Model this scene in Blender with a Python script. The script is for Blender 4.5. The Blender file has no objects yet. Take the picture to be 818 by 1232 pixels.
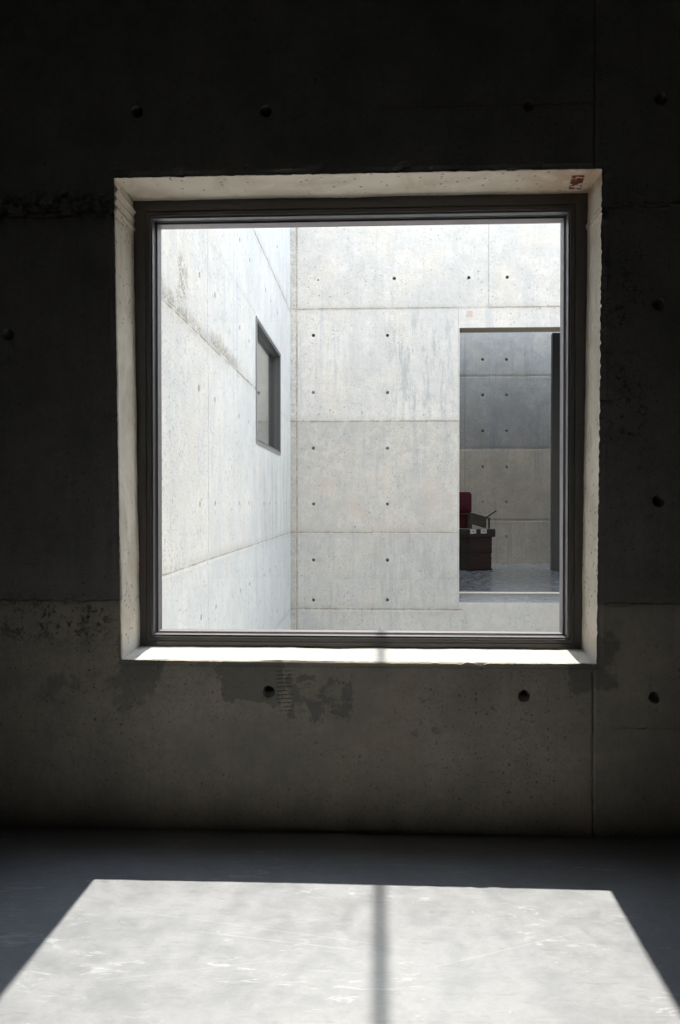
import bpy, bmesh, math, random
from mathutils import Vector, Matrix, noise
random.seed(7)
C = bpy.context.scene.collection
F = 958.2
YAW = math.radians(2.63); PITCH = math.radians(0.6)
EYE = Vector((0, 0, 1.0))

# ---------------------------------------------------------------- measuring
def ray(px, py):
    """direction in the place seen at a photo pixel (818x1232), normalised to unit y"""
    a = (px - 409) / F; b = (606 - py) / F
    d = Vector((-math.sin(YAW) + math.cos(YAW) * a, math.cos(YAW) + math.sin(YAW) * a, b))
    return d / d.y
def PY(px, py, Y): r = ray(px, py); return Vector((r.x * Y, Y, 1 + r.z * Y))
def PX(px, py, X): r = ray(px, py); Y = X / r.x; return Vector((X, Y, 1 + r.z * Y))

Y1, Y1B = 2.41, 2.735      # window wall, inner and outer face
XL = -0.925                # courtyard left wall
Y2, Y2B = 8.55, 8.80       # courtyard far wall
Y3 = 13.40                 # back wall of the room beyond

# ---------------------------------------------------------------- node helpers
class G:
    def __init__(s, name):
        m = bpy.data.materials.new(name); m.use_nodes = True
        s.m = m; s.t = m.node_tree; s.t.nodes.clear()
        s.out = s.t.nodes.new('ShaderNodeOutputMaterial')
        tc = s.t.nodes.new('ShaderNodeTexCoord'); s.co = tc.outputs['Object']
        sp = s.t.nodes.new('ShaderNodeSeparateXYZ'); s.t.links.new(s.co, sp.inputs[0])
        s.x, s.y, s.z = sp.outputs
    def put(s, inp, v):
        if isinstance(v, bpy.types.NodeSocket): s.t.links.new(v, inp)
        elif isinstance(v, (tuple, list)) and len(v) == 3 and inp.type == 'RGBA': inp.default_value = (*v, 1)
        else: inp.default_value = v
    def mt(s, op, a, b=0.0, c=0.0):
        n = s.t.nodes.new('ShaderNodeMath'); n.operation = op
        s.put(n.inputs[0], a); s.put(n.inputs[1], b); s.put(n.inputs[2], c)
        return n.outputs[0]
    def add(s, a, b): return s.mt('ADD', a, b)
    def sub(s, a, b): return s.mt('SUBTRACT', a, b)
    def mul(s, a, b): return s.mt('MULTIPLY', a, b)
    def mx(s, a, b): return s.mt('MAXIMUM', a, b)
    def ss(s, v, lo, hi, a=0.0, b=1.0):
        n = s.t.nodes.new('ShaderNodeMapRange'); n.interpolation_type = 'SMOOTHSTEP'
        s.put(n.inputs[0], v)
        if lo > hi: lo, hi, a, b = hi, lo, b, a
        for i, q in enumerate((lo, hi, a, b)): n.inputs[i + 1].default_value = q
        return n.outputs[0]
    def sc(s, sx, sy, sz, ox=0, oy=0, oz=0):
        n = s.t.nodes.new('ShaderNodeMapping'); s.put(n.inputs[0], s.co)
        n.inputs['Scale'].default_value = (sx, sy, sz); n.inputs['Location'].default_value = (ox, oy, oz)
        return n.outputs[0]
    def noise(s, scale, det=4, rough=.55, vec=None, dist=0):
        n = s.t.nodes.new('ShaderNodeTexNoise'); s.put(n.inputs['Vector'], vec or s.co)
        n.inputs['Scale'].default_value = scale; n.inputs['Detail'].default_value = det
        n.inputs['Roughness'].default_value = rough; n.inputs['Distortion'].default_value = dist
        return n.outputs['Fac']
    def voro(s, scale, vec=None, rnd=1.0, feat='F1'):
        n = s.t.nodes.new('ShaderNodeTexVoronoi'); n.feature = feat; s.put(n.inputs['Vector'], vec or s.co)
        n.inputs['Scale'].default_value = scale; n.inputs['Randomness'].default_value = rnd
        return n.outputs['Distance'], n.outputs.get('Color')
    def mix(s, f, a, b, mode='MIX'):
        n = s.t.nodes.new('ShaderNodeMix'); n.data_type = 'RGBA'; n.blend_type = mode
        s.put(n.inputs[0], f); s.put(n.inputs[6], a); s.put(n.inputs[7], b)
        return n.outputs[2]
    def box(s, u, v, u0, u1, v0, v1, e=.02):
        m = s.mul(s.ss(u, u0 - e, u0 + e), s.ss(u, u1 + e, u1 - e))
        return s.mul(m, s.mul(s.ss(v, v0 - e, v0 + e), s.ss(v, v1 + e, v1 - e)))
    def pores(s, scale, r0, keep, vec=None):
        """small air bubbles: voronoi cells of which only a share carry a bubble"""
        d, c = s.voro(scale, vec)
        sp = s.t.nodes.new('ShaderNodeSeparateColor'); s.put(sp.inputs[0], c)
        size = s.mul(s.ss(sp.outputs[0], 1 - keep, 1.0), r0)
        return s.ss(s.sub(d, size), 0.03, -0.03)
    def bump(s, h, strength=.3, dist=.01, nrm=None):
        n = s.t.nodes.new('ShaderNodeBump'); s.put(n.inputs['Height'], h)
        n.inputs['Strength'].default_value = strength; n.inputs['Distance'].default_value = dist
        if nrm: s.put(n.inputs['Normal'], nrm)
        return n.outputs[0]
    def finish(s, col, rough, nrm=None, metal=0, spec=.5):
        b = s.t.nodes.new('ShaderNodeBsdfPrincipled')
        s.put(b.inputs['Base Color'], col); s.put(b.inputs['Roughness'], rough)
        b.inputs['Metallic'].default_value = metal; b.inputs['Specular IOR Level'].default_value = spec
        if nrm: s.put(b.inputs['Normal'], nrm)
        s.t.links.new(b.outputs[0], s.out.inputs[0]); return s.m

def concrete(name, axis, light, dark, hseams=(), vseams=(), bands=(), extra=None, streak=.35,
             pore=.5, rough=.85, speck=.5, ps=(26, 62), grain=.3):
    """board-formed concrete. seams: (pos, lo, hi, width, strength); bands: (z0, z1, colour multiplier)"""
    g = G(name); u = g.x if axis == 'X' else g.y; v = g.z
    big = g.noise(1.1, 5, .6, dist=.4); mid = g.noise(5.5, 6, .65); fine = g.noise(60, 4, .7)
    vs = g.sc(9, 9, .55) if True else None
    st = g.noise(1.0, 5, .7, vec=vs)
    f = g.add(g.mul(big, .5), g.mul(mid, .5))
    col = g.mix(g.ss(f, .36, .62), dark, light)
    g2 = g.noise(21, 6, .78, dist=.3); g3 = g.noise(1.0, 6, .75, vec=g.sc(34, 34, 4))
    col = g.mix(g.mul(g.ss(g2, .47, .63), grain), col, tuple(c * k for c, k in zip(dark, (.74, .75, .73))))
    col = g.mix(g.mul(g.ss(g3, .50, .66), grain * .9), col, tuple(c * k for c, k in zip(dark, (.78, .77, .76))))
    warm = g.noise(2.7, 5, .7, vec=g.sc(1, 1, 1, 3, 5, 7))
    col = g.mix(g.mul(g.ss(warm, .50, .68), .35), col, tuple(c * k for c, k in zip(light, (1.0, .93, .84))))
    blue = g.mul(g.ss(st, .50, .66), g.ss(big, .35, .6))
    col = g.mix(g.mul(blue, streak), col, tuple(c * k for c, k in zip(dark, (.80, .85, .93))))
    col = g.mix(g.mul(g.ss(fine, .40, .68), .12 + .1 * speck), col, tuple(c * .62 for c in dark))
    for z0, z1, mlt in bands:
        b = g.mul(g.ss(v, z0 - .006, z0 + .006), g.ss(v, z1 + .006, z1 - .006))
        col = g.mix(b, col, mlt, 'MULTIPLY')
    wob = g.mul(g.sub(g.noise(7, 6, .75), .5), .035)
    wobf = g.mul(g.sub(g.noise(38, 3, .7), .5), .012)
    hgt = g.mul(fine, .10)
    hgt = g.add(hgt, g.mul(mid, .35))
    rag = g.ss(g.noise(11, 5, .75), .36, .60)
    seamm = None
    for (p, lo, hi, w, s_) in hseams:
        d = g.mt('ABSOLUTE', g.add(g.sub(v, p), g.add(g.mul(wob, .45), wobf)))
        m = g.mul(g.mul(g.ss(d, w * 1.3, w * .35), s_), g.mul(g.ss(u, lo - .01, lo + .01), g.ss(u, hi + .01, hi - .01)))
        m = g.mul(m, g.add(g.mul(rag, .75), .25))
        soft = g.mul(g.mul(g.ss(d, w * 12, 0), s_ * .28), g.mul(g.ss(u, lo - .01, lo + .01), g.ss(u, hi + .01, hi - .01)))
        soft = g.mul(soft, rag)
        m = g.mx(m, soft); seamm = m if seamm is None else g.mx(seamm, m)
    for (p, lo, hi, w, s_) in vseams:
        d = g.mt('ABSOLUTE', g.add(g.sub(u, p), g.mul(wobf, .5)))
        m = g.mul(g.mul(g.ss(d, w * 1.3, w * .35), s_), g.mul(g.ss(v, lo - .01, lo + .01), g.ss(v, hi + .01, hi - .01)))
        m = g.mul(m, g.add(g.mul(rag, .7), .3))
        seamm = m if seamm is None else g.mx(seamm, m)
    if seamm is not None:
        col = g.mix(g.mul(seamm, .8), col, tuple(c * k for c, k in zip(dark, (.40, .33, .26))))
        hgt = g.sub(hgt, g.mul(seamm, .9))
    p1 = g.mx(g.pores(ps[0], .26, .35), g.pores(ps[1], .36, .45))
    p1 = g.mul(p1, g.ss(g.noise(2.2, 3, .6), .30, .55))
    col = g.mix(g.mul(p1, pore), col, tuple(c * .30 for c in dark))
    hgt = g.sub(hgt, g.mul(p1, .7))
    if extra: col, hgt = extra(g, u, v, col, hgt)
    nrm = g.bump(hgt, .55, .006)
    return g.finish(col, rough, nrm, spec=.3)

# ---------------------------------------------------------------- materials
def near_extra(g, u, v, col, hgt):
    n1 = g.noise(14, 6, .72, dist=.6); n2 = g.noise(5, 5, .65, dist=.8); n3 = g.noise(40, 4, .7)
    wet = (.27, .265, .23)
    wn = g.noise(7, 5, .7, vec=g.sc(1, 1, 1, 4.2)); wm = g.noise(9, 5, .7, vec=g.sc(1, 1, 1, 0, 0, 8.7))
    u0_, v0_ = u, v
    u = g.add(u, g.mul(g.sub(wn, .5), .16)); v = g.add(v, g.mul(g.sub(wm, .5), .13))
    v = g.mt('MINIMUM', g.mx(v, g.add(g.mul(v0_, 1.0), -.03)), 9.0)
    def blot(box, n, lo, hi, k):
        return g.mul(g.ss(g.mul(n, box), lo, hi), k)
    # damp patch and scraped laitance under the sill
    a = blot(g.box(u, v, -.47, -.285, .385, .60, .02), n2, .20, .32, .6)
    b = blot(g.box(u, v, -.30, -.05, .32, .50, .03), n1, .49, .53, .65)
    c = blot(g.box(u, v, .02, .30, .26, .47, .05), n1, .55, .59, .55)
    d = blot(g.box(u, v, .58, .72, .43, .60, .03), n2, .20, .34, .7)
    e = blot(g.box(u, v, -1.08, -.66, .36, .50, .05), n2, .42, .52, .5)
    f = blot(g.box(u, v, -.80, -.66, .45, .60, .03), n2, .20, .34, .6)
    m = g.mx(g.mx(g.mx(a, b), g.mx(c, d)), g.mx(e, f))
    col = g.mix(m, col, wet)
    u, v = u0_, v0_
    # comb of horizontal trowel scratches beside the hole
    lines = g.ss(g.mt('SINE', g.add(g.mul(v, 520), g.mul(n2, 7))), .35, .9)
    s = g.mul(g.mul(lines, g.box(u, v, -.305, -.255, .36, .495, .008)), g.ss(n3, .38, .5))
    col = g.mix(g.mul(s, .7), col, (.10, .095, .085))
    # honeycombing at the left under the lower pour joint, brown
    hcm = g.mul(g.box(u, v, -1.16, -.82, .585, .70, .05), g.ss(n3, .50, .62))
    col = g.mix(g.mul(hcm, .75), col, (.055, .042, .03))
    hgt = g.sub(hgt, hcm)
    # rougher, pitted strip along the upper pour joint, left side and beside the opening at right
    h2 = g.mul(g.box(u, v, -1.6, -.81, 1.875, 1.95, .025), g.ss(n3, .47, .57))
    h3 = g.mul(g.box(u, v, .66, .80, 1.20, 1.95, .02), g.mul(g.ss(n3, .50, .60), g.ss(n2, .48, .60)))
    col = g.mix(g.mul(g.mx(h2, h3), .6), col, (.05, .045, .04))
    hgt = g.sub(hgt, g.mul(g.mx(h2, h3), 1.2))
    # the cast faces of the window reveal: paler, sandier concrete with rust at the top right
    rev = g.ss(g.y, Y1 + .004, Y1 + .02)
    sand = g.mix(g.ss(n2, .35, .65), (.65, .59, .50), (.80, .745, .66))
    sand = g.mix(g.mul(g.pores(60, .30, .35), .7), sand, (.20, .16, .12))
    rust = g.mul(g.ss(u, .30, .56), g.mul(g.ss(v, 1.96, 1.985), g.ss(n1, .30, .55)))
    sand = g.mix(g.mul(rust, .55), sand, (.52, .32, .18))
    brick = g.mul(g.ss(g.mt('ABSOLUTE', g.sub(g.add(u, g.mul(g.y, -.14)), .268)), .022, .016),
                  g.mul(g.ss(v, 1.96, 1.98), g.ss(g.noise(34, 4, .7), .40, .46)))
    brick = g.mul(brick, g.mul(g.ss(g.y, 2.46, 2.47), g.ss(g.y, 2.575, 2.565)))
    sand = g.mix(brick, sand, (.14, .028, .018))
    grey = g.mul(g.ss(v, .60, .54), .8)
    sand = g.mix(grey, sand, (.62, .62, .60))
    col = g.mix(rev, col, sand)
    return col, hgt

def left_extra(g, u, v, col, hgt):
    n1 = g.noise(16, 6, .75, dist=.5); n2 = g.noise(70, 4, .8); n3 = g.noise(6, 4, .7)
    def band(u0, u1, h0, h1):
        m = g.mul(g.ss(u, u0 - .1, u0 + .12), g.ss(u, u1 + .25, u1 - .15))
        top = g.add(v, g.mul(g.sub(n3, .5), -.18))
        m = g.mul(m, g.mul(g.ss(v, h0, h0 + .006), g.ss(top, h1 + .03, h1 - .05)))
        return g.mul(m, g.ss(n2, .45, .53))
    m = g.mx(band(3.3, 4.25, 1.885, 1.925), band(4.40, 5.25, 1.885, 1.955))
    pl = g.mul(g.box(u, v, 3.64, 3.84, 1.93, 2.17, .05), g.mul(g.ss(n2, .47, .58), g.ss(n1, .42, .55)))
    m = g.mx(m, pl)
    col = g.mix(g.mul(m, .75), col, (.24, .205, .15)); hgt = g.sub(hgt, g.mul(m, 1.3))
    gr = g.mul(g.box(u, v, 3.3, 4.2, .4, 1.6, .3), g.mul(g.ss(n1, .52, .66), g.ss(n2, .45, .6)))
    col = g.mix(g.mul(gr, .25), col, (.40, .36, .33))
    drip = g.mul(g.box(u, v, 6.0, 8.5, .7, 1.42, .15), g.ss(g.noise(1.0, 5, .7, vec=g.sc(10, 10, .5, 3.3)), .47, .62))
    col = g.mix(g.mul(drip, .35), col, (.38, .37, .33))
    return col, hgt

def far_extra(g, u, v, col, hgt):
    n1 = g.noise(9, 6, .72, dist=.5); n2 = g.noise(55, 4, .75); st = g.noise(1.0, 6, .78, vec=g.sc(15, 15, 2.6, 5.1), dist=.3)
    a = g.mul(g.box(u, v, .15, .80, 1.90, 3.02, .12), g.ss(st, .48, .60))
    b = g.mul(g.box(u, v, -.05, .80, -.12, .66, .1), g.ss(st, .47, .60))
    c = g.mul(g.box(u, v, -.86, .85, 1.45, 1.86, .14), g.ss(n1, .42, .6))
    m = g.mx(g.mx(g.mul(a, .55), g.mul(b, .40)), g.mul(c, .40))
    col = g.mix(m, col, (.33, .345, .36))
    pk = g.mul(g.box(u, v, -.75, .75, .7, 1.5, .25), g.ss(g.noise(3.1, 4, .6), .5, .66))
    col = g.mix(g.mul(pk, .35), col, (.55, .44, .38))
    # rough fillet of mortar where the wall meets the left one
    e = g.mul(g.ss(u, -.84, -.87), g.ss(n2, .45, .60))
    col = g.mix(g.mul(e, .45), col, (.36, .34, .31)); hgt = g.sub(hgt, g.mul(e, .8))
    rv = g.mul(g.ss(g.y, Y2 + .01, Y2 + .02), g.ss(v, 2.7, 2.75))
    col = g.mix(rv, col, (.30, .255, .20))
    chip = g.box(u, v, .955, 1.02, 2.985, 3.05, .006)
    col = g.mix(g.mul(chip, .55), col, (.50, .33, .25))
    return col, hgt

W = 20
M_near = concrete('window_wall_concrete', 'X', (.46, .43, .385), (.31, .298, .27),
    hseams=[(1.882, -W, -.80, .006, 1), (1.882, .66, W, .005, .9), (.703, -W, -.79, .004, .7), (.703, .66, W, .004, .9),
            (2.19, .0, .65, .003, .5), (.33, .70, W, .003, .5)],
    vseams=[(.648, -1, .52, .003, .8), (.648, 1.99, 6, .003, .6)],
    bands=[(-1, .703, (1.72, 1.64, 1.50)), (1.882, 7, (.98, 1.0, .95))], extra=near_extra, pore=.45, ps=(60, 150), grain=.22)  # lowest pour is paler; floor-bounce brightness under the sill also put into its colour
M_left = concrete('courtyard_side_concrete', 'Y', (.765, .765, .76), (.64, .655, .68),
    hseams=[(1.878, -W, 6.08, .009, 1), (1.882, 7.61, W, .004, .6), (.690, -W, W, .006, .9), (3.06, -W, W, .009, 1),
            (2.452, 4.34, 6.1, .003, .4), (-.14, -W, W, .005, .8)],
    vseams=[(4.34, -2, 7, .007, 1.0)], bands=[(-1, .69, (.96, .98, 1.0))], extra=left_extra, streak=.5, pore=.35, grain=.2)
M_far = concrete('courtyard_far_concrete', 'X', (.71, .685, .655), (.57, .56, .55),
    hseams=[(3.085, -W, .86, .005, .9), (3.085, 1.20, W, .006, 1), (1.882, -W, .88, .008, 1), (.690, -W, .88, .007, 1), (-.135, -W, .92, .009, 1)],
    vseams=[(-.858, -1, 7, .012, .9), (1.185, 3.085, 7, .008, .6), (.868, -.13, 3.09, .006, .5), (-.62, 2.0, 2.9, .003, .2), (.24, 2.55, 3.07, .003, .25)],
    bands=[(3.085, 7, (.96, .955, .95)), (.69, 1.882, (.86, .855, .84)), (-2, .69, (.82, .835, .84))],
    extra=far_extra, streak=.6, pore=.45)
M_back = concrete('inner_room_concrete', 'X', (.66, .605, .52), (.50, .465, .41),
    hseams=[(3.12, -W, W, .012, .9), (1.91, -W, W, .010, .8), (.72, -W, W, .008, .8)],
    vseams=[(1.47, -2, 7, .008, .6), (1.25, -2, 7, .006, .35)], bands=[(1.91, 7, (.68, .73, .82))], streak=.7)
M_plain = concrete('plain_concrete', 'X', (.21, .205, .195), (.155, .152, .146), hseams=[(1.882, -W, W, .005, .8), (.70, -W, W, .005, .8)])
M_pale = concrete('pale_courtyard_concrete', 'X', (.66, .66, .64), (.54, .54, .53), hseams=[(1.882, -W, W, .005, .8), (.70, -W, W, .005, .8), (3.085, -W, W, .005, .8)])

def floor_mat(name, light, dark, rough, marks=True, spec=.5, bmp=.18):
    g = G(name)
    n1 = g.noise(1.6, 6, .62, dist=1.0); n2 = g.noise(9, 6, .7, dist=.5); n3 = g.noise(120, 3, .7)
    n4 = g.noise(28, 6, .75, dist=.4); n5 = g.noise(1.0, 7, .75, vec=g.sc(14, 60, 14), dist=.8)
    col = g.mix(g.ss(g.add(g.mul(n1, .30), g.add(g.mul(n2, .3), g.mul(n4, .4))), .38, .62), dark, light)
    col = g.mix(g.mul(g.ss(n5, .52, .68), .38 if marks else .08), col, tuple(c * .68 for c in dark))
    # trowel swirls and pale scuffs
    w = g.noise(1.0, 7, .72, vec=g.sc(7, 26, 7), dist=1.6)
    sc1 = g.mul(g.ss(w, .56, .66), g.ss(g.noise(2.3, 3), .42, .56))
    col = g.mix(g.mul(sc1, .6 if marks else .15), col, tuple(min(.9, c * 1.55) for c in light))
    pk = g.mul(g.pores(38, .22, .22), g.ss(g.noise(2.9, 3, .6), .46, .62))
    col = g.mix(g.mul(pk, .45), col, tuple(min(.95, c * 1.7) for c in light))
    if marks:
        for (x0, y0, sl, x1, x2, w_) in ((-.5, 1.90, -.20, -.62, .10, .0012), (-.3, 1.815, -.16, -.45, -.02, .002), (-.2, 1.88, .35, -.22, -.12, .0015),
                                         (.2, 1.75, .45, .1, .5, .0012), (.05, 1.84, -1.6, .15, .20, .0012), (-.6, 1.63, .25, -.6, -.2, .001)):
            d = g.mt('ABSOLUTE', g.sub(g.sub(g.y, y0), g.mul(g.sub(g.x, x0), sl)))
            m = g.mul(g.ss(d, w_ * 1.6, w_ * .3), g.mul(g.ss(g.x, x1, x1 + .05), g.ss(g.x, x2, x2 - .05)))
            col = g.mix(g.mul(m, .28), col, tuple(min(.95, c * 1.6) for c in light))
    col = g.mix(g.mul(g.ss(n3, .5, .8), .15), col, tuple(c * .6 for c in dark))
    r = g.ss(n2, .3, .7, rough - .07, rough + .12)
    nrm = g.bump(g.add(g.mul(n2, .5), g.mul(n3, .15)), bmp, .003)
    return g.finish(col, r, nrm, spec=spec)
M_floor = floor_mat('polished_concrete_floor', (.405, .428, .472), (.325, .345, .382), .40)
M_floor2 = floor_mat('glossy_concrete_floor', (.40, .42, .45), (.27, .285, .31), .16, False, .5, .04)
M_ground = floor_mat('courtyard_paving', (.62, .60, .56), (.50, .49, .46), .8, False, .2)

def simple(name, col, rough, metal=0, spec=.5, var=.12, bump=.1, scale=30):
    g = G(name); n = g.noise(scale, 4, .6)
    c = g.mix(g.ss(n, .3, .7), tuple(c * (1 - var) for c in col), tuple(c * (1 + var) for c in col))
    return g.finish(c, rough, g.bump(n, bump, .002), metal, spec)
M_frame = simple('dark_anodised_aluminium', (.090, .086, .086), .34, .6, .5, .05, .02)
M_bead = simple('grey_aluminium', (.16, .16, .17), .38, .5, .5, .05, .02)
M_lip = simple('violet_grey_aluminium', (.20, .18, .20), .4, .3, .5, .05, .02)
M_gasket = simple('black_rubber', (.012, .012, .012), .6)
M_slate = simple('slate_grey_aluminium', (.085, .088, .097), .4, .2, .5, .05, .02)
M_paleal = simple('pale_aluminium', (.30, .31, .33), .4, .3, .5, .05, .02)
M_nosing = simple('cream_nosing', (.82, .78, .68), .5, 0, .5, .05)
M_steel = simple('galvanised_steel', (.25, .25, .26), .5, .7)
def wood(name, a, b, rough=.5):
    g = G(name); n = g.noise(6, 5, .6, vec=g.sc(1, 1, 9), dist=.4)
    return g.finish(g.mix(g.ss(n, .35, .65), a, b), rough, g.bump(n, .15, .003))
M_chest = wood('dark_red_brown_wood', (.036, .022, .020), (.055, .034, .030), .55)
M_trim = wood('blackened_wood', (.016, .012, .012), (.028, .020, .019), .5)
M_lid = wood('charcoal_lid_wood', (.030, .021, .021), (.045, .032, .031), .5)
M_stool = wood('dark_olive_wood', (.040, .031, .025), (.062, .050, .040), .6)
M_red = simple('crimson_upholstery', (.105, .018, .032), .75, 0, .3, .15, .3, 120)
M_red2 = simple('deep_crimson_upholstery', (.075, .008, .016), .7, 0, .3, .15, .3, 120)
M_paper = simple('white_paper', (.74, .74, .72), .8)
M_ink = simple('grey_ink', (.22, .22, .23), .8)
M_blackmetal = simple('black_metal', (.02, .02, .02), .45, .3)

def glass_mat(name, tint=(1, 1, 1), base=0.0):
    g = G(name)
    fr = g.t.nodes.new('ShaderNodeFresnel'); fr.inputs[0].default_value = 1.5
    tr = g.t.nodes.new('ShaderNodeBsdfTransparent'); tr.inputs[0].default_value = (*tint, 1)
    gl = g.t.nodes.new('ShaderNodeBsdfGlossy'); gl.inputs['Roughness'].default_value = 0.0
    mx = g.t.nodes.new('ShaderNodeMixShader')
    geo = g.t.nodes.new('ShaderNodeNewGeometry')
    # thin sheet: same fresnel from both faces
    lw = g.t.nodes.new('ShaderNodeLayerWeight'); lw.inputs[0].default_value = .5
    f = g.mt('POWER', lw.outputs['Facing'], 5.0)
    g.put(mx.inputs[0], g.mt('MULTIPLY_ADD', f, .92, .04 + base))
    g.put(mx.inputs[1], tr.outputs[0]); g.put(mx.inputs[2], gl.outputs[0])
    g.put(g.out.inputs[0], mx.outputs[0]); g.t.nodes.remove(fr); g.t.nodes.remove(geo)
    return g.m
M_glass = glass_mat('clear_glass', (.97, .985, .98))

# ---------------------------------------------------------------- object helpers
def link(name, me, mat, parent=None, kind=None, smooth=False):
    o = bpy.data.objects.new(name, me); C.objects.link(o)
    if mat: me.materials.append(mat)
    if parent: o.parent = parent
    if kind: o['kind'] = kind
    if smooth:
        for p in me.polygons: p.use_smooth = True
    return o
def bmobj(name, bm, mat, parent=None, kind=None, smooth=False):
    bmesh.ops.recalc_face_normals(bm, faces=bm.faces[:])
    me = bpy.data.meshes.new(name); bm.to_mesh(me); bm.free()
    return link(name, me, mat, parent, kind, smooth)
def add_box(bm, x0, x1, y0, y1, z0, z1, mat=None, bev=0):
    vs = [bm.verts.new((x, y, z)) for x in (x0, x1) for y in (y0, y1) for z in (z0, z1)]
    fs = [bm.faces.new([vs[i] for i in q]) for q in ((0, 1, 3, 2), (4, 6, 7, 5), (0, 4, 5, 1), (2, 3, 7, 6), (0, 2, 6, 4), (1, 5, 7, 3))]
    if bev: bmesh.ops.bevel(bm, geom=list({e for f in fs for e in f.edges}), offset=bev, segments=2, affect='EDGES')
    if mat is not None:
        for v in vs:
            if v.is_valid: v.co = mat @ v.co
def boxobj(name, x0, x1, y0, y1, z0, z1, mat, parent=None, kind=None, bev=0, M=None):
    bm = bmesh.new(); add_box(bm, x0, x1, y0, y1, z0, z1, None, bev)
    if M is not None: bmesh.ops.transform(bm, matrix=M, verts=bm.verts[:])
    return bmobj(name, bm, mat, parent, kind)
def thing(name, label, cat, loc=(0, 0, 0), rz=0, group=None):
    o = bpy.data.objects.new(name, None); C.objects.link(o)
    o.empty_display_size = .1; o.location = loc; o.rotation_euler = (0, 0, rz)
    o['label'] = label; o['category'] = cat
    if group: o['group'] = group
    return o
def sweep(name, rect, prof, mp, mat, parent, bev=0):
    """profile (outward offset, depth) carried round a rectangle with mitred corners; mp(u,v,d)->xyz"""
    u0, u1, v0, v1 = rect; bm = bmesh.new(); rings = []
    for (cu, su, cv, sv) in ((u0, -1, v0, -1), (u1, 1, v0, -1), (u1, 1, v1, 1), (u0, -1, v1, 1)):
        rings.append([bm.verts.new(mp(cu + su * o, cv + sv * o, d)) for o, d in prof])
    n = len(prof)
    for k in range(4):
        a, b = rings[k], rings[(k + 1) % 4]
        for i in range(n): bm.faces.new((a[i], a[(i + 1) % n], b[(i + 1) % n], b[i]))
    bmesh.ops.recalc_face_normals(bm, faces=bm.faces[:])
    if bev:
        es = [e for e in bm.edges if len(e.link_faces) == 2 and e.calc_face_angle(0) > .5]
        bmesh.ops.bevel(bm, geom=es, offset=bev, segments=2, affect='EDGES')
    return bmobj(name, bm, mat, parent)

def lines(lo, hi, fine_lo, fine_hi, fs, cs, must=()):
    pts = sorted({round(p, 5) for p in (lo, hi, max(lo, fine_lo), min(hi, fine_hi), *must) if lo <= p <= hi}); out = [pts[0]]
    for a, b in zip(pts, pts[1:]):
        s = fs if (a >= fine_lo - 1e-6 and b <= fine_hi + 1e-6) else cs
        n = max(1, round((b - a) / s))
        out += [a + (b - a) * i / n for i in range(1, n + 1)]
    return out

def fbm(x, y, z, o=4): return noise.fractal(Vector((x, y, z)), 1.0, 2.1, o)

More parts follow.
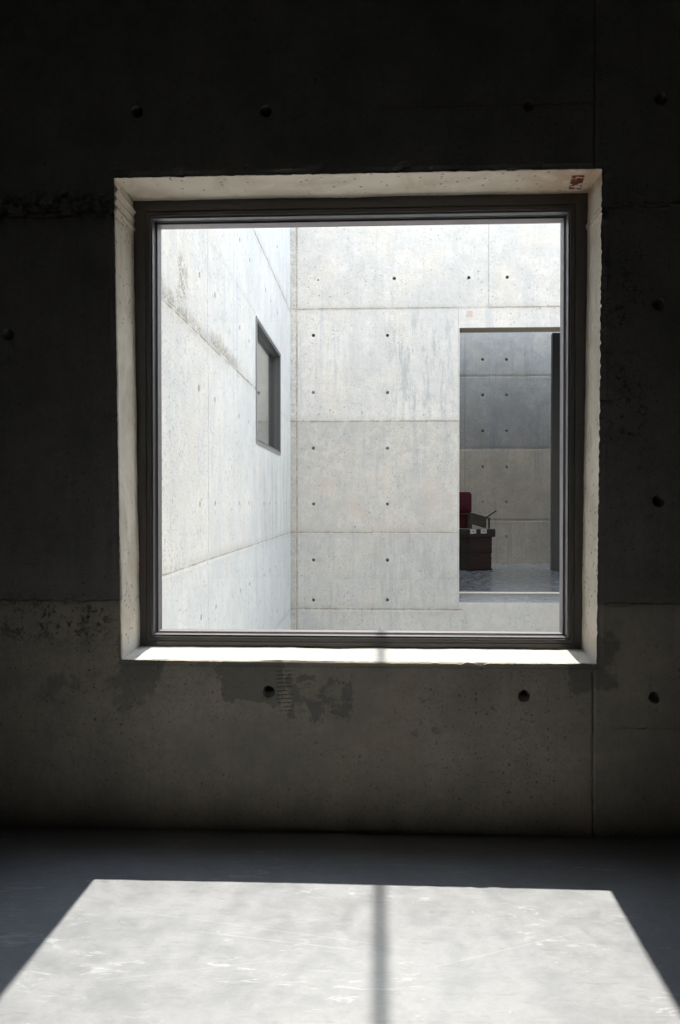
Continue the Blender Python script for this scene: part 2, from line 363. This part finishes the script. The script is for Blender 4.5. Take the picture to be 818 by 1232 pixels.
def wall(name, mp, t, us, vs, op, holes, disp, mat, warp=None, rdepths=None, rev=None):
    """slab whose front is a fine relief with drilled tie holes and one opening;
    mp(u,v,d): d>0 stands proud of the face, d=-t is the back"""
    bm = bmesh.new(); nu, nv = len(us), len(vs)
    inop = lambda u, v: op and op[0] < u < op[1] and op[2] < v < op[3]
    V = {}
    def vert(i, j):
        k = (i, j)
        if k not in V:
            u, v = us[i], vs[j]; d = disp(u, v)
            if warp: u, v = warp(u, v)
            V[k] = bm.verts.new(mp(u, v, d))
        return V[k]
    skip = set(); blocks = []
    for (hu, hv, r, dp) in holes:
        i0 = max(i for i in range(nu) if us[i] <= hu - r * 1.35); i1 = min(i for i in range(nu) if us[i] >= hu + r * 1.35)
        j0 = max(j for j in range(nv) if vs[j] <= hv - r * 1.35); j1 = min(j for j in range(nv) if vs[j] >= hv + r * 1.35)
        cells = {(i, j) for i in range(i0, i1) for j in range(j0, j1)}
        if cells & skip: continue
        skip |= cells; blocks.append((hu, hv, r, dp, i0, i1, j0, j1))
    for i in range(nu - 1):
        for j in range(nv - 1):
            if (i, j) in skip or inop((us[i] + us[i + 1]) / 2, (vs[j] + vs[j + 1]) / 2): continue
            bm.faces.new((vert(i, j), vert(i + 1, j), vert(i + 1, j + 1), vert(i, j + 1)))
    for (hu, hv, r, dp, i0, i1, j0, j1) in blocks:
        loop = [(i, j0) for i in range(i0, i1)] + [(i1, j) for j in range(j0, j1)] + [(i, j1) for i in range(i1, i0, -1)] + [(i0, j) for j in range(j1, j0, -1)]
        # refine: circle ring with 3 points per border vertex
        outer = [vert(*k) for k in loop]; ang = [math.atan2(vs[j] - hv, us[i] - hu) for i, j in loop]
        n = len(loop); ring_a = []
        for q in range(n):
            a0, a1 = ang[q], ang[(q + 1) % n]
            while a1 < a0: a1 += 2 * math.pi
            ring_a += [a0 + (a1 - a0) * w / 3 for w in range(3)]
        d0 = disp(hu, hv)
        def ring(rr, d, jit=0):
            return [bm.verts.new(mp(hu + rr * (1 + jit * noise.noise(Vector((a * 1.3, hu * 9, hv * 9)))) * math.cos(a),
                                    hv + rr * (1 + jit * noise.noise(Vector((a * 1.3, hu * 9, hv * 9)))) * math.sin(a), d)) for a in ring_a]
        R0 = ring(r, d0 - .001, .12); R1 = ring(r * .93, d0 - .006, .06); R2 = ring(r * .86, d0 - dp, 0)
        for q in range(n):
            c = [R0[(3 * q + w) % (3 * n)] for w in range(4)]
            bm.faces.new([outer[q], outer[(q + 1) % n]] + c[::-1])
        for A, B in ((R0, R1), (R1, R2)):
            for q in range(3 * n): bm.faces.new((A[q], A[(q + 1) % (3 * n)], B[(q + 1) % (3 * n)], B[q]))
        bm.faces.new(R2)
    # back and edges
    lo_u, hi_u, lo_v, hi_v = us[0], us[-1], vs[0], vs[-1]
    bu = sorted({lo_u, hi_u, *(op[:2] if op else ())}); bv = sorted({lo_v, hi_v, *(op[2:4] if op else ())})
    for a, b in zip(bu, bu[1:]):
        for c, d in zip(bv, bv[1:]):
            if inop((a + b) / 2, (c + d) / 2): continue
            bm.faces.new([bm.verts.new(mp(*q, -t)) for q in ((a, c), (a, d), (b, d), (b, c))])
    for q0, q1 in (((lo_u, lo_v), (hi_u, lo_v)), ((hi_u, lo_v), (hi_u, hi_v)), ((hi_u, hi_v), (lo_u, hi_v)), ((lo_u, hi_v), (lo_u, lo_v))):
        bm.faces.new([bm.verts.new(mp(*q0, 0)), bm.verts.new(mp(*q1, 0)), bm.verts.new(mp(*q1, -t)), bm.verts.new(mp(*q0, -t))])
    if op:
        iu = [i for i in range(nu) if op[0] - 1e-5 <= us[i] <= op[1] + 1e-5]; jv = [j for j in range(nv) if op[2] - 1e-5 <= vs[j] <= op[3] + 1e-5]
        loop = [(i, jv[0]) for i in iu] + [(iu[-1], j) for j in jv[1:]] + [(i, jv[-1]) for i in iu[-2::-1]] + [(iu[0], j) for j in jv[-2:0:-1]]
        prev = [vert(*k) for k in loop]; n = len(loop)
        for d in (rdepths or [t]):
            cur = []
            for (i, j) in loop:
                u, v = us[i], vs[j]
                if d < t - 1e-6 and rev: u, v = rev(u, v, d)
                cur.append(bm.verts.new(mp(u, v, -d)))
            for q in range(n): bm.faces.new((prev[q], prev[(q + 1) % n], cur[(q + 1) % n], cur[q]))
            prev = cur
    bmesh.ops.remove_doubles(bm, verts=bm.verts[:], dist=1e-5)
    return bmobj(name, bm, mat, None, 'structure')

# ---------------------------------------------------------------- window wall
OP = (-.795, .665, .520, 1.996)
holesN = [PY(*p, Y1) for p in ((166, 137), (320, 136), (634, 129), (793, 121), (323, 833), (631, 838), (789, 840), (791, 366), (793, 603), (10, 403))]
holesN = [(p.x, p.z, .0185, .10) for p in holesN]
def edge_d(u, v):
    du = max(OP[0] - u, u - OP[1], 0); dv = max(OP[2] - v, v - OP[3], 0); return math.hypot(du, dv)
def dispN(u, v):
    d = .0018 * fbm(u * 2.2, v * 2.2, 3) + .0007 * fbm(u * 14, v * 14, 8, 3)
    e = edge_d(u, v)
    if abs(v - 1.882) < .03 and e < 1.5 and not (OP[0] < u < OP[1]):
        k = math.exp(-((v - 1.886 - .006 * fbm(u * 9, 1, 2)) / .006) ** 2)
        d += .006 * k * max(0, fbm(u * 22, v * 22, 1) + .35)
    if abs(v - .703) < .02 and not (OP[0] < u < OP[1]):
        d -= .004 * math.exp(-((v - .703 - .004 * fbm(u * 9, 5, 2)) / .004) ** 2)
    if abs(u - .648) < .012 and (v < .50 or v > 2.01): d -= .003 * math.exp(-((u - .648) / .003) ** 2)
    if -1.3 < u < -.8 and 1.88 < v < 1.96: d -= .010 * max(0, fbm(u * 30, v * 30, 4) - .05)
    if u > .66 and e < .05 and v > 1.15: d += .010 * max(0, fbm(u * 26, v * 26, 6)) * (1 - e / .05)
    if v > 1.99 and e < .05: d -= .010 * max(0, fbm(u * 24, v * 30, 7) - .1) * (1 - e / .05)
    if e < .012: d -= .002
    return d
def warpN(u, v):
    e = edge_d(u, v)
    if e > .06: return u, v
    k = math.exp(-(e / .02) ** 2); t = min(1, max(0, (v - OP[2]) / (OP[3] - OP[2])))
    if u <= OP[0] + 1e-4: u += k * ((.010 - .018 * t) + .0016 * fbm(3, v * 40, 1) + .0020 * fbm(9, v * 110, 1))
    elif u >= OP[1] - 1e-4: u += k * ((-.007 + .010 * t) + .0014 * fbm(5, v * 30, 2) + .0024 * fbm(5, v * 110, 2) + (.007 * max(0, fbm(1, v * 55, 9)) if v > 1.0 else 0))
    if v <= OP[2] + 1e-4:
        a = .0015 + (.006 if .15 < u < .33 else 0)
        v += k * (a * fbm(u * 24, 7, 3) + .0015 * fbm(u * 70, 7, 3) - .004 * math.sin((u - OP[0]) / 1.46 * math.pi))
    elif v >= OP[3] - 1e-4: v += k * (.0018 * fbm(u * 26, 2, 4) + .0016 * fbm(u * 90, 2, 4))
    return u, v
def revN(u, v, d):
    w = max(0, 1 - d / .02); s = .0022 * fbm(u * 6 + d * 9, v * 6, d * 14) + .0008 * fbm(u * 30, v * 30, d * 30)
    t = (v - OP[2]) / (OP[3] - OP[2])
    if v < OP[2] + 1e-4: v += .009 * d / .2 + s
    elif v > OP[3] - 1e-4: v += s + .003
    if u < OP[0] + 1e-4:
        u += .012 - .020 * t + s
        if v > 1.87 + .0:      # cast mouldings near the top of the left reveal
            for z0, h in ((1.962, .010), (1.935, .006), (1.905, .008)):
                if abs(v - z0) < .014: u += h * (1 - abs(v - z0) / .014)
    elif u > OP[1] - 1e-4:
        u += -.003 + .016 * t + s
        if abs(v - 1.884) < .012: u -= .006 * max(0, fbm(d * 60, v * 60, 2) + .4)
    return u, v
us = lines(-4.6, 4.6, -1.25, 1.12, .0085, .3, (OP[0], OP[1])); vs = lines(-.6, 4.8, 0, 2.6, .0085, .3, (0, OP[2], OP[3]))
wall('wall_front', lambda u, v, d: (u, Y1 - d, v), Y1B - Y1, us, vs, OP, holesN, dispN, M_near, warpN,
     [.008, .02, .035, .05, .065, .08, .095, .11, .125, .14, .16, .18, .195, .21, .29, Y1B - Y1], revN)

# main window
win = bpy.data.objects.new('window_1', None); C.objects.link(win); win['kind'] = 'structure'; win.location = (0, 0, 0)
RW = (-.748, .625, .559, 1.950); mpW = lambda u, v, d: (u, d, v)
sweep('window_frame', RW, [(.058, 2.606), (.014, 2.606), (.014, 2.610), (.010, 2.610), (.010, 2.607), (0, 2.607), (0, 2.648), (.03, 2.66), (.058, 2.66)], mpW, M_frame, win, .0008)
sweep('glazing_bead', RW, [(.002, 2.6165), (-.005, 2.619), (-.006, 2.644), (.002, 2.644)], mpW, M_bead, win, .0006)
sweep('gasket', RW, [(.002, 2.6445), (-.007, 2.6445), (-.007, 2.6525), (.002, 2.6525)], mpW, M_gasket, win)
sweep('outer_frame', RW, [(.058, 2.664), (-.0095, 2.664), (-.0095, 2.712), (-.004, 2.725), (.058, 2.725)], mpW, M_lip, win, .0008)
boxobj('window_pane', -.747, .624, 2.653, 2.663, .560, 1.949, M_glass, win)

# ---------------------------------------------------------------- interior room shell
def slab(name, x0, x1, y0, y1, z0, z1, mat): return boxobj(name, x0, x1, y0, y1, z0, z1, mat, None, 'structure')
slab('floor', -4.6, 4.6, -5.2, Y1 + .02, -.2, 0, M_floor)
slab('ceiling', -4.6, 4.6, -5.2, Y1 + .02, 3.4, 3.6, M_plain)
slab('wall_left', -4.8, -4.6, -5.2, Y1 + .02, -.2, 3.6, M_plain)
slab('wall_right', 4.6, 4.8, -5.2, Y1 + .02, -.2, 3.6, M_plain)
slab('wall_back', -4.8, 4.8, -5.4, -5.2, -.2, 3.6, M_plain)

# ---------------------------------------------------------------- courtyard, left wall
lw = [(240,332),(259.5,356),(289,395),(300,411),(289,290),(301,314),(239,468),(259,481.5),(288,501),(299.6,508),(333.5,298),(320,350),(326,363),(333.5,377.5),
      (345.6,400),(240,607),(259,606),(288,606),(300,605.5),(318,606),(325,606),(332,605),(343,606),(241,743),(260,731),(289,711),(300,703),
      (318,692),(325,686.5),(331,682),(320,750),(325.5,744),(333,736)]
holesL = [(p.y, p.z, .018, .06) for p in (PX(*q, XL) for q in lw)]
WL = (6.08, 7.61, 1.470, 2.432)
holesL = [h for h in holesL if not (WL[0] - .06 < h[0] < WL[1] + .06 and WL[2] - .06 < h[1] < WL[3] + .06)]
def dispL(u, v):
    d = .003 * fbm(u * 1.3, v * 1.3, 13) + .0008 * fbm(u * 9, v * 9, 8, 3)
    if v < .69: d += .001
    if u < 4.34: d += .004
    if 1.85 < v < 1.92: d += .004 * math.exp(-((v - 1.885) / .014) ** 2) * (.4 + fbm(u * 6, v * 20, 1))
    for z0 in (.69, 3.06): 
        if abs(v - z0) < .03: d -= .002 * math.exp(-((v - z0) / .01) ** 2)
    if WL[0] - .04 < u < WL[1] + .04 and WL[2] - .04 < v < WL[3] + .04: d = .0
    if u > 8.3: d = d * .3
    return d
us = lines(Y1B, Y2, 3.0, Y2, .025, .2, (WL[0], WL[1], 4.34)); vs = lines(-.6, 5.2, -.5, 4.4, .025, .3, (WL[2], WL[3]))
wall('wall_courtyard_left', lambda u, v, d: (XL + d, u, v), .25, us, vs, WL, holesL, dispL, M_left)

w2 = bpy.data.objects.new('window_2', None); C.objects.link(w2); w2['kind'] = 'structure'
RL = (WL[0] + .03, WL[1] - .03, WL[2] + .03, WL[3] - .03)
mpL = lambda u, v, d: (XL - d, u, v)
sweep('window_frame', RL, [(.032, -.004), (.022, -.006), (0.0, -.004), (0.0, .030), (-.006, .030), (-.006, .042), (-.012, .044), (-.012, .08), (.03, .08)], mpL, M_slate, w2, .001)
sweep('frame_flange', RL, [(.036, -.008), (.020, -.010), (.018, -.0045), (.036, -.0035)], mpL, M_paleal, w2)
for xx in (.050, .068):
    boxobj('window_pane', XL - xx - .006, XL - xx, RL[0] + .010, RL[1] - .010, RL[2] + .010, RL[3] - .010, M_glass, w2)
# room behind the side window
bm = bmesh.new()
for b in ((-4.2, -1.175, 5.0, 5.2, -.2, 3.4), (-4.2, -1.175, 8.85, 9.05, -.2, 3.4), (-4.4, -4.2, 5.0, 9.05, -.2, 3.4)): add_box(bm, *b)
bmobj('wall_side_room', bm, M_plain, None, 'structure')
slab('floor_side_room', -4.4, -1.175, 5.0, 9.05, -.2, 0, M_floor2)
slab('ceiling_side_room', -4.4, -1.175, 5.0, 9.05, 3.2, 3.4, M_plain)

# ---------------------------------------------------------------- courtyard, far wall
fw = [(x, y) for y in (404, 472.5, 539.5, 606.5, 674, 722) for x in (377, 466)] + [(383, 338), (474, 336), (563.5, 335), (609.5, 334.5), (474, 268), (563, 267), (609, 266.5)]
holesF = [(p.x, p.z, .0185 if i != 12 else .009, .05) for i, p in enumerate(PY(*q, Y2) for q in fw)]
OF = (.881, 2.95, -.056, 2.872)
def dispF(u, v):
    d = .003 * fbm(u * 1.1, v * 1.1, 23) + .0012 * fbm(u * 9, v * 9, 18, 3)
    for z0, s in ((3.085, 1), (1.882, 1), (.69, 1), (-.135, 1.4)):
        if abs(v - z0) < .04 and u < .9: d -= s * .0012 * math.exp(-((v - z0) / .02) ** 2)
    if v > 3.085: d += .006
    elif v < 1.882 and v > .69: d -= .003
    if u < -.86: d += .008 * fbm(u * 20, v * 20, 2) + .012
    if v < -.135 and u < .9: d += .004
    return d
us = lines(-1.175, 3.6, -1.0, 2.2, .025, .2, (OF[0], OF[1])); vs = lines(-.6, 5.0, -.5, 4.2, .025, .3, (OF[2], OF[3], -.135))
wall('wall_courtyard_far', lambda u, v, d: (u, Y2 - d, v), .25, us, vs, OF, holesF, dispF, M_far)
slab('wall_courtyard_right', 3.2, 3.45, Y1B, Y2, -.6, 4.5, M_pale)
slab('floor_courtyard', -1.175, 3.45, Y1B, Y2, -.8, -.6, M_ground)
# the outer cladding of the window wall towards the courtyard
# ---------------------------------------------------------------- room beyond
SKY = 12.2   # the ceiling stops short of the back wall: a long open skylight slot
hb = [(x, y) for y in (433, 475.5, 518.7, 562, 604, 646) for x in (580.3, 608.7)]
holesB = [(p.x, p.z, .024, .05) for p in (PY(*q, Y3) for q in hb)]
def dispB(u, v):
    d = .003 * fbm(u * 1.1, v * 1.1, 33)
    for z0 in (3.12, 1.91, .72):
        if abs(v - z0) < .05: d -= .006 * math.exp(-((v - z0 - .008 * fbm(u * 4, z0, 1)) / .012) ** 2)
    return d + (.004 if v < 1.91 else 0)
us = lines(-2.0, 5.6, .9, 3.4, .03, .3); vs = lines(-.2, 6.4, 0, 4.0, .03, .3)
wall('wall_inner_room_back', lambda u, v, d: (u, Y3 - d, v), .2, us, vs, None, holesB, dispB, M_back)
slab('floor_inner_room', -2.0, 5.6, 9.04, Y3, -.25, 0, M_floor2)
boxobj('floor_threshold', OF[0] + .002, OF[1] - .002, Y2 + .012, 9.04, -.25, -.050, M_floor2, None, 'structure', .003)
slab('ceiling_inner_room', -2.2, 5.8, Y2B, SKY, 4.0, 4.2, M_back)
slab('wall_inner_room_left', -2.2, -2.0, Y2B, Y3 + .2, -.25, 4.0, M_back)
slab('wall_inner_room_right', 5.6, 5.8, Y2B, Y3 + .2, -.25, 4.0, M_back)
slab('wall_inner_room_front', -2.0, -1.175, Y2B, Y2B + .1, -.25, 4.0, M_back)
slab('wall_inner_room_side', 3.6, 5.6, Y2B - .2, Y2B, -.25, 4.0, M_back)
bm = bmesh.new(); add_box(bm, .2, 5.6, 9.022, 9.05, -.012, .006, None, .003)
bmobj('trim_1', bm, M_nosing, None, 'structure')
# tall framed glass leaf inside that room
gd = bpy.data.objects.new('door_1', None); C.objects.link(gd); gd['kind'] = 'structure'
a = PY(664, 401, 11.95); gy = 11.95; x0 = a.x; w = .115
boxobj('jamb', x0, x0 + w, gy, gy + .10, 0, a.z, M_slate, gd, None, .004)
boxobj('jamb', x0 + 1.9, x0 + 1.9 + w, gy, gy + .10, 0, a.z, M_slate, gd, None, .004)
boxobj('head_rail', x0 + w + .001, x0 + 1.899, gy + .01, gy + .09, a.z - .06, a.z, M_slate, gd, None, .003)
boxobj('bottom_rail', x0 + w + .001, x0 + 1.899, gy + .01, gy + .09, 0, .09, M_slate, gd, None, .003)
for py in (495, 591):
    q = PY(676, py, gy); boxobj('glazing_clamp', x0 + w + .001, x0 + w + .07, gy + .02, gy + .08, q.z - .02, q.z + .02, M_frame, gd, None, .003)
boxobj('glass_pane', x0 + w, x0 + 1.9, gy + .045, gy + .055, .09, a.z - .06, M_glass, gd)

# ---------------------------------------------------------------- chest
TH = math.radians(24)
c0 = PY(565, 686.6, 11.9); c0.z = 0
Rz = Matrix.Rotation(TH, 4, 'Z')
wd, dp = .385, .42
cen = c0 + (Rz @ Vector((wd / 2, dp / 2, 0)))
ch = thing('wooden_chest', 'dark red-brown wooden chest with overhanging charcoal lid on the floor beyond the doorway', 'chest', cen, TH)
hx, hy = wd / 2, dp / 2
def tier(name, x, y, z0, z1, mat, bev=.006, par=ch): return boxobj(name, -x, x, -y, y, z0, z1, mat, par, None, bev)
tier('plinth', hx + .012, hy + .012, 0, .028, M_trim)
bm = bmesh.new(); add_box(bm, -hx + .006, hx - .006, -hy + .006, hy - .006, .028, .255, None, .004)
for z in (.10, .175):
    add_box(bm, -hx + .002, hx - .002, -hy + .002, hy - .002, z - .031, z + .031, None, .004)
bmobj('lower_case', bm, M_chest, ch)
tier('middle_band', hx + .004, hy + .004, .255, .29, M_trim)
bm = bmesh.new()
for i in range(3): add_box(bm, -hx - .001 - .001 * i, hx + .001 + .001 * i, -hy - .001, hy + .001, .29 + .07 * i, .355 + .07 * i, None, .004)
add_box(bm, -hx + .006, hx - .006, -hy + .006, hy - .006, .29, .50)
bmobj('upper_case', bm, M_chest, ch)
lid = tier('lid', hx + .045, hy + .03, .50, .622, M_lid, .008)
bm = bmesh.new(); add_box(bm, -hx - .047, hx + .047, -hy - .032, hy + .032, .616, .624, None, .002)
bmobj('lid_rim', bm, M_paleal, lid)
for lx, tilt in ((-.205, -.05), (-.025, .03)):
    Mx = Matrix.Translation((lx + .055, -hy - .033, .588)) @ Matrix.Rotation(tilt, 4, 'Y')
    t_ = boxobj('paper_tag', -.05, .05, -.0015, .0015, -.033, .033, M_paper, ch, None, 0, Mx)
    bm = bmesh.new()
    for k, wv in enumerate((.012, .018, .010, .014)):
        add_box(bm, -.030 + k * .016, -.030 + k * .016 + wv * .7, -.0028, -.0016, -.009, .008)
    bmesh.ops.transform(bm, matrix=Mx, verts=bm.verts[:])
    bmobj('ink_marks', bm, M_ink, t_)

# ---------------------------------------------------------------- tipped stool on the chest
st = thing('wooden_stool', 'small dark wooden stool tipped over on top of the lidded chest', 'stool', Vector((cen.x, cen.y, .624)), 0)
def lp(px, py, dy=0): q = PY(px, py, cen.y + dy) ; return q - Vector((cen.x, cen.y, .624))
def plate(name, pts, y0, y1, mat, par, bev=.003):
    bm = bmesh.new(); A = []; B = []
    for p in pts:
        q = lp(*p); A.append(bm.verts.new((q.x, y0, q.z))); B.append(bm.verts.new((q.x, y1, q.z)))
    n = len(pts); bm.faces.new(A); bm.faces.new(B[::-1])
    for i in range(n): bm.faces.new((A[i], B[i], B[(i + 1) % n], A[(i + 1) % n]))
    bmesh.ops.recalc_face_normals(bm, faces=bm.faces[:])
    bmesh.ops.bevel(bm, geom=bm.edges[:], offset=bev, segments=1, affect='EDGES')
    return bmobj(name, bm, mat, par)
plate('side_board', [(563.0, 618), (566.8, 617.2), (567.0, 635.8), (563.2, 635.8)], -.11, .12, M_stool, st)
plate('seat', [(566.9, 617.0), (588.8, 623.1), (588.6, 624.4), (566.9, 619.4)], -.12, .12, M_stool, st)
plate('apron', [(567.2, 619.6), (584.2, 623.7), (582.0, 635.2), (567.2, 630.6)], -.10, -.08, M_stool, st)
plate('leg', [(586.2, 624.2), (588.4, 624.2), (588.2, 635.8), (586.4, 635.8)], -.10, -.075, M_trim, st)
plate('leg', [(584.6, 624.0), (586.1, 624.0), (585.8, 635.8), (584.6, 635.8)], .075, .10, M_trim, st)
plate('stick', [(584.8, 621.8), (596.4, 613.8), (597.3, 615.0), (586.3, 622.7)], -.02, .005, M_blackmetal, st, .002)

# ---------------------------------------------------------------- red chair behind the chest
ry = 12.45
e = PY(567.3, 592, ry)
rc = thing('upholstered_chair', 'high-backed crimson upholstered chair behind the chest, half hidden by the wall edge', 'chair', (e.x - .215, ry + .02, 0), 0)
def padded(name, x0, x1, y0, y1, z0, z1, r, mat, par):
    bm = bmesh.new(); n = 6; pts = []
    for cx, cz, a0 in ((x1 - r, z1 - r, 0), (x0 + r, z1 - r, 90), (x0 + r, z0 + r, 180), (x1 - r, z0 + r, 270)):
        for k in range(n + 1):
            a = math.radians(a0 + 90 * k / n); pts.append((cx + r * math.cos(a), cz + r * math.sin(a)))
    A = [bm.verts.new((x, y0, z)) for x, z in pts]; B = [bm.verts.new((x, y1, z)) for x, z in pts]
    bm.faces.new(A); bm.faces.new(B[::-1]); m = len(pts)
    for i in range(m): bm.faces.new((A[i], B[i], B[(i + 1) % m], A[(i + 1) % m]))
    bmesh.ops.recalc_face_normals(bm, faces=bm.faces[:])
    es = [ed for ed in bm.edges if abs(ed.verts[0].co.y - ed.verts[1].co.y) < 1e-6]
    bmesh.ops.bevel(bm, geom=es, offset=.014, segments=3, affect='EDGES')
    return bmobj(name, bm, mat, par, None, True)
padded('backrest', -.215, .215, -.03, .03, .845, e.z, .05, M_red, rc)
padded('backrest_lower', -.213, .213, -.026, .03, .50, .842, .02, M_red2, rc)
padded('seat', -.225, .225, .035, .47, .42, .50, .03, M_red2, rc)
for sx in (-1, 1):
    for yy in (.06, .43):
        boxobj('leg', sx * .19 - .018, sx * .19 + .018, yy - .018, yy + .018, 0, .419, M_blackmetal, rc, None, .004)

# ---------------------------------------------------------------- steel rod over the window, outside
rod = thing('steel_outrigger', 'thin galvanised steel rod reaching out over the window from the outer wall', 'rod', (0.052, Y1B, 3.55))
def cyl(name, a, b, r, mat, par, n=16):
    bm = bmesh.new(); a = Vector(a); b = Vector(b); q = (b - a).to_track_quat('Z', 'Y').to_matrix().to_4x4()
    bmesh.ops.create_cone(bm, cap_ends=True, segments=n, radius1=r, radius2=r, depth=(b - a).length, matrix=Matrix.Translation((a + b) / 2) @ q)
    return bmobj(name, bm, mat, par, None, False)
cyl('rod', (0, .008, 0), (0, 2.4, 0), .013, M_steel, rod)
boxobj('mounting_plate', -.05, .05, 0, .01, -.05, .05, M_steel, rod, None, .002)

# ---------------------------------------------------------------- light
EL = math.radians(57.2); AZ = math.radians(-1.1)
sd = bpy.data.lights.new('sun', 'SUN'); sd.energy = 6.9; sd.angle = math.radians(.6); sd.color = (1, .90, .79)
so = bpy.data.objects.new('sun', sd); C.objects.link(so)
ld = Vector((math.sin(AZ) * math.cos(EL), -math.cos(AZ) * math.cos(EL), -math.sin(EL)))
so.rotation_euler = ld.to_track_quat('-Z', 'Y').to_euler()
w = bpy.data.worlds.new('sky'); bpy.context.scene.world = w; w.use_nodes = True
nt = w.node_tree; nt.nodes.clear()
o_ = nt.nodes.new('ShaderNodeOutputWorld'); bg = nt.nodes.new('ShaderNodeBackground')
tc = nt.nodes.new('ShaderNodeTexCoord'); sp = nt.nodes.new('ShaderNodeSeparateXYZ'); cr = nt.nodes.new('ShaderNodeValToRGB')
nt.links.new(tc.outputs['Generated'], sp.inputs[0]); nt.links.new(sp.outputs[2], cr.inputs[0])
cr.color_ramp.elements[0].color = (.91, .95, 1, 1); cr.color_ramp.elements[1].color = (.80, .88, 1, 1)
nt.links.new(cr.outputs[0], bg.inputs[0]); bg.inputs[1].default_value = 4.1
nt.links.new(bg.outputs[0], o_.inputs[0])

# ---------------------------------------------------------------- camera
cd = bpy.data.cameras.new('camera'); cd.sensor_fit = 'VERTICAL'; cd.sensor_height = 36; cd.sensor_width = 24; cd.lens = 28
cd.clip_start = .05
co = bpy.data.objects.new('camera', cd); C.objects.link(co); co.location = EYE
co.rotation_euler = (math.pi / 2 - PITCH, 0, YAW)
S = bpy.context.scene; S.camera = co
S.view_settings.view_transform = 'Standard'; S.view_settings.look = 'None'
S.view_settings.gamma = 1; S.view_settings.use_curve_mapping = False; S.view_settings.exposure = 0
S.cycles.max_bounces = 12; S.cycles.diffuse_bounces = 8; S.cycles.transparent_max_bounces = 16
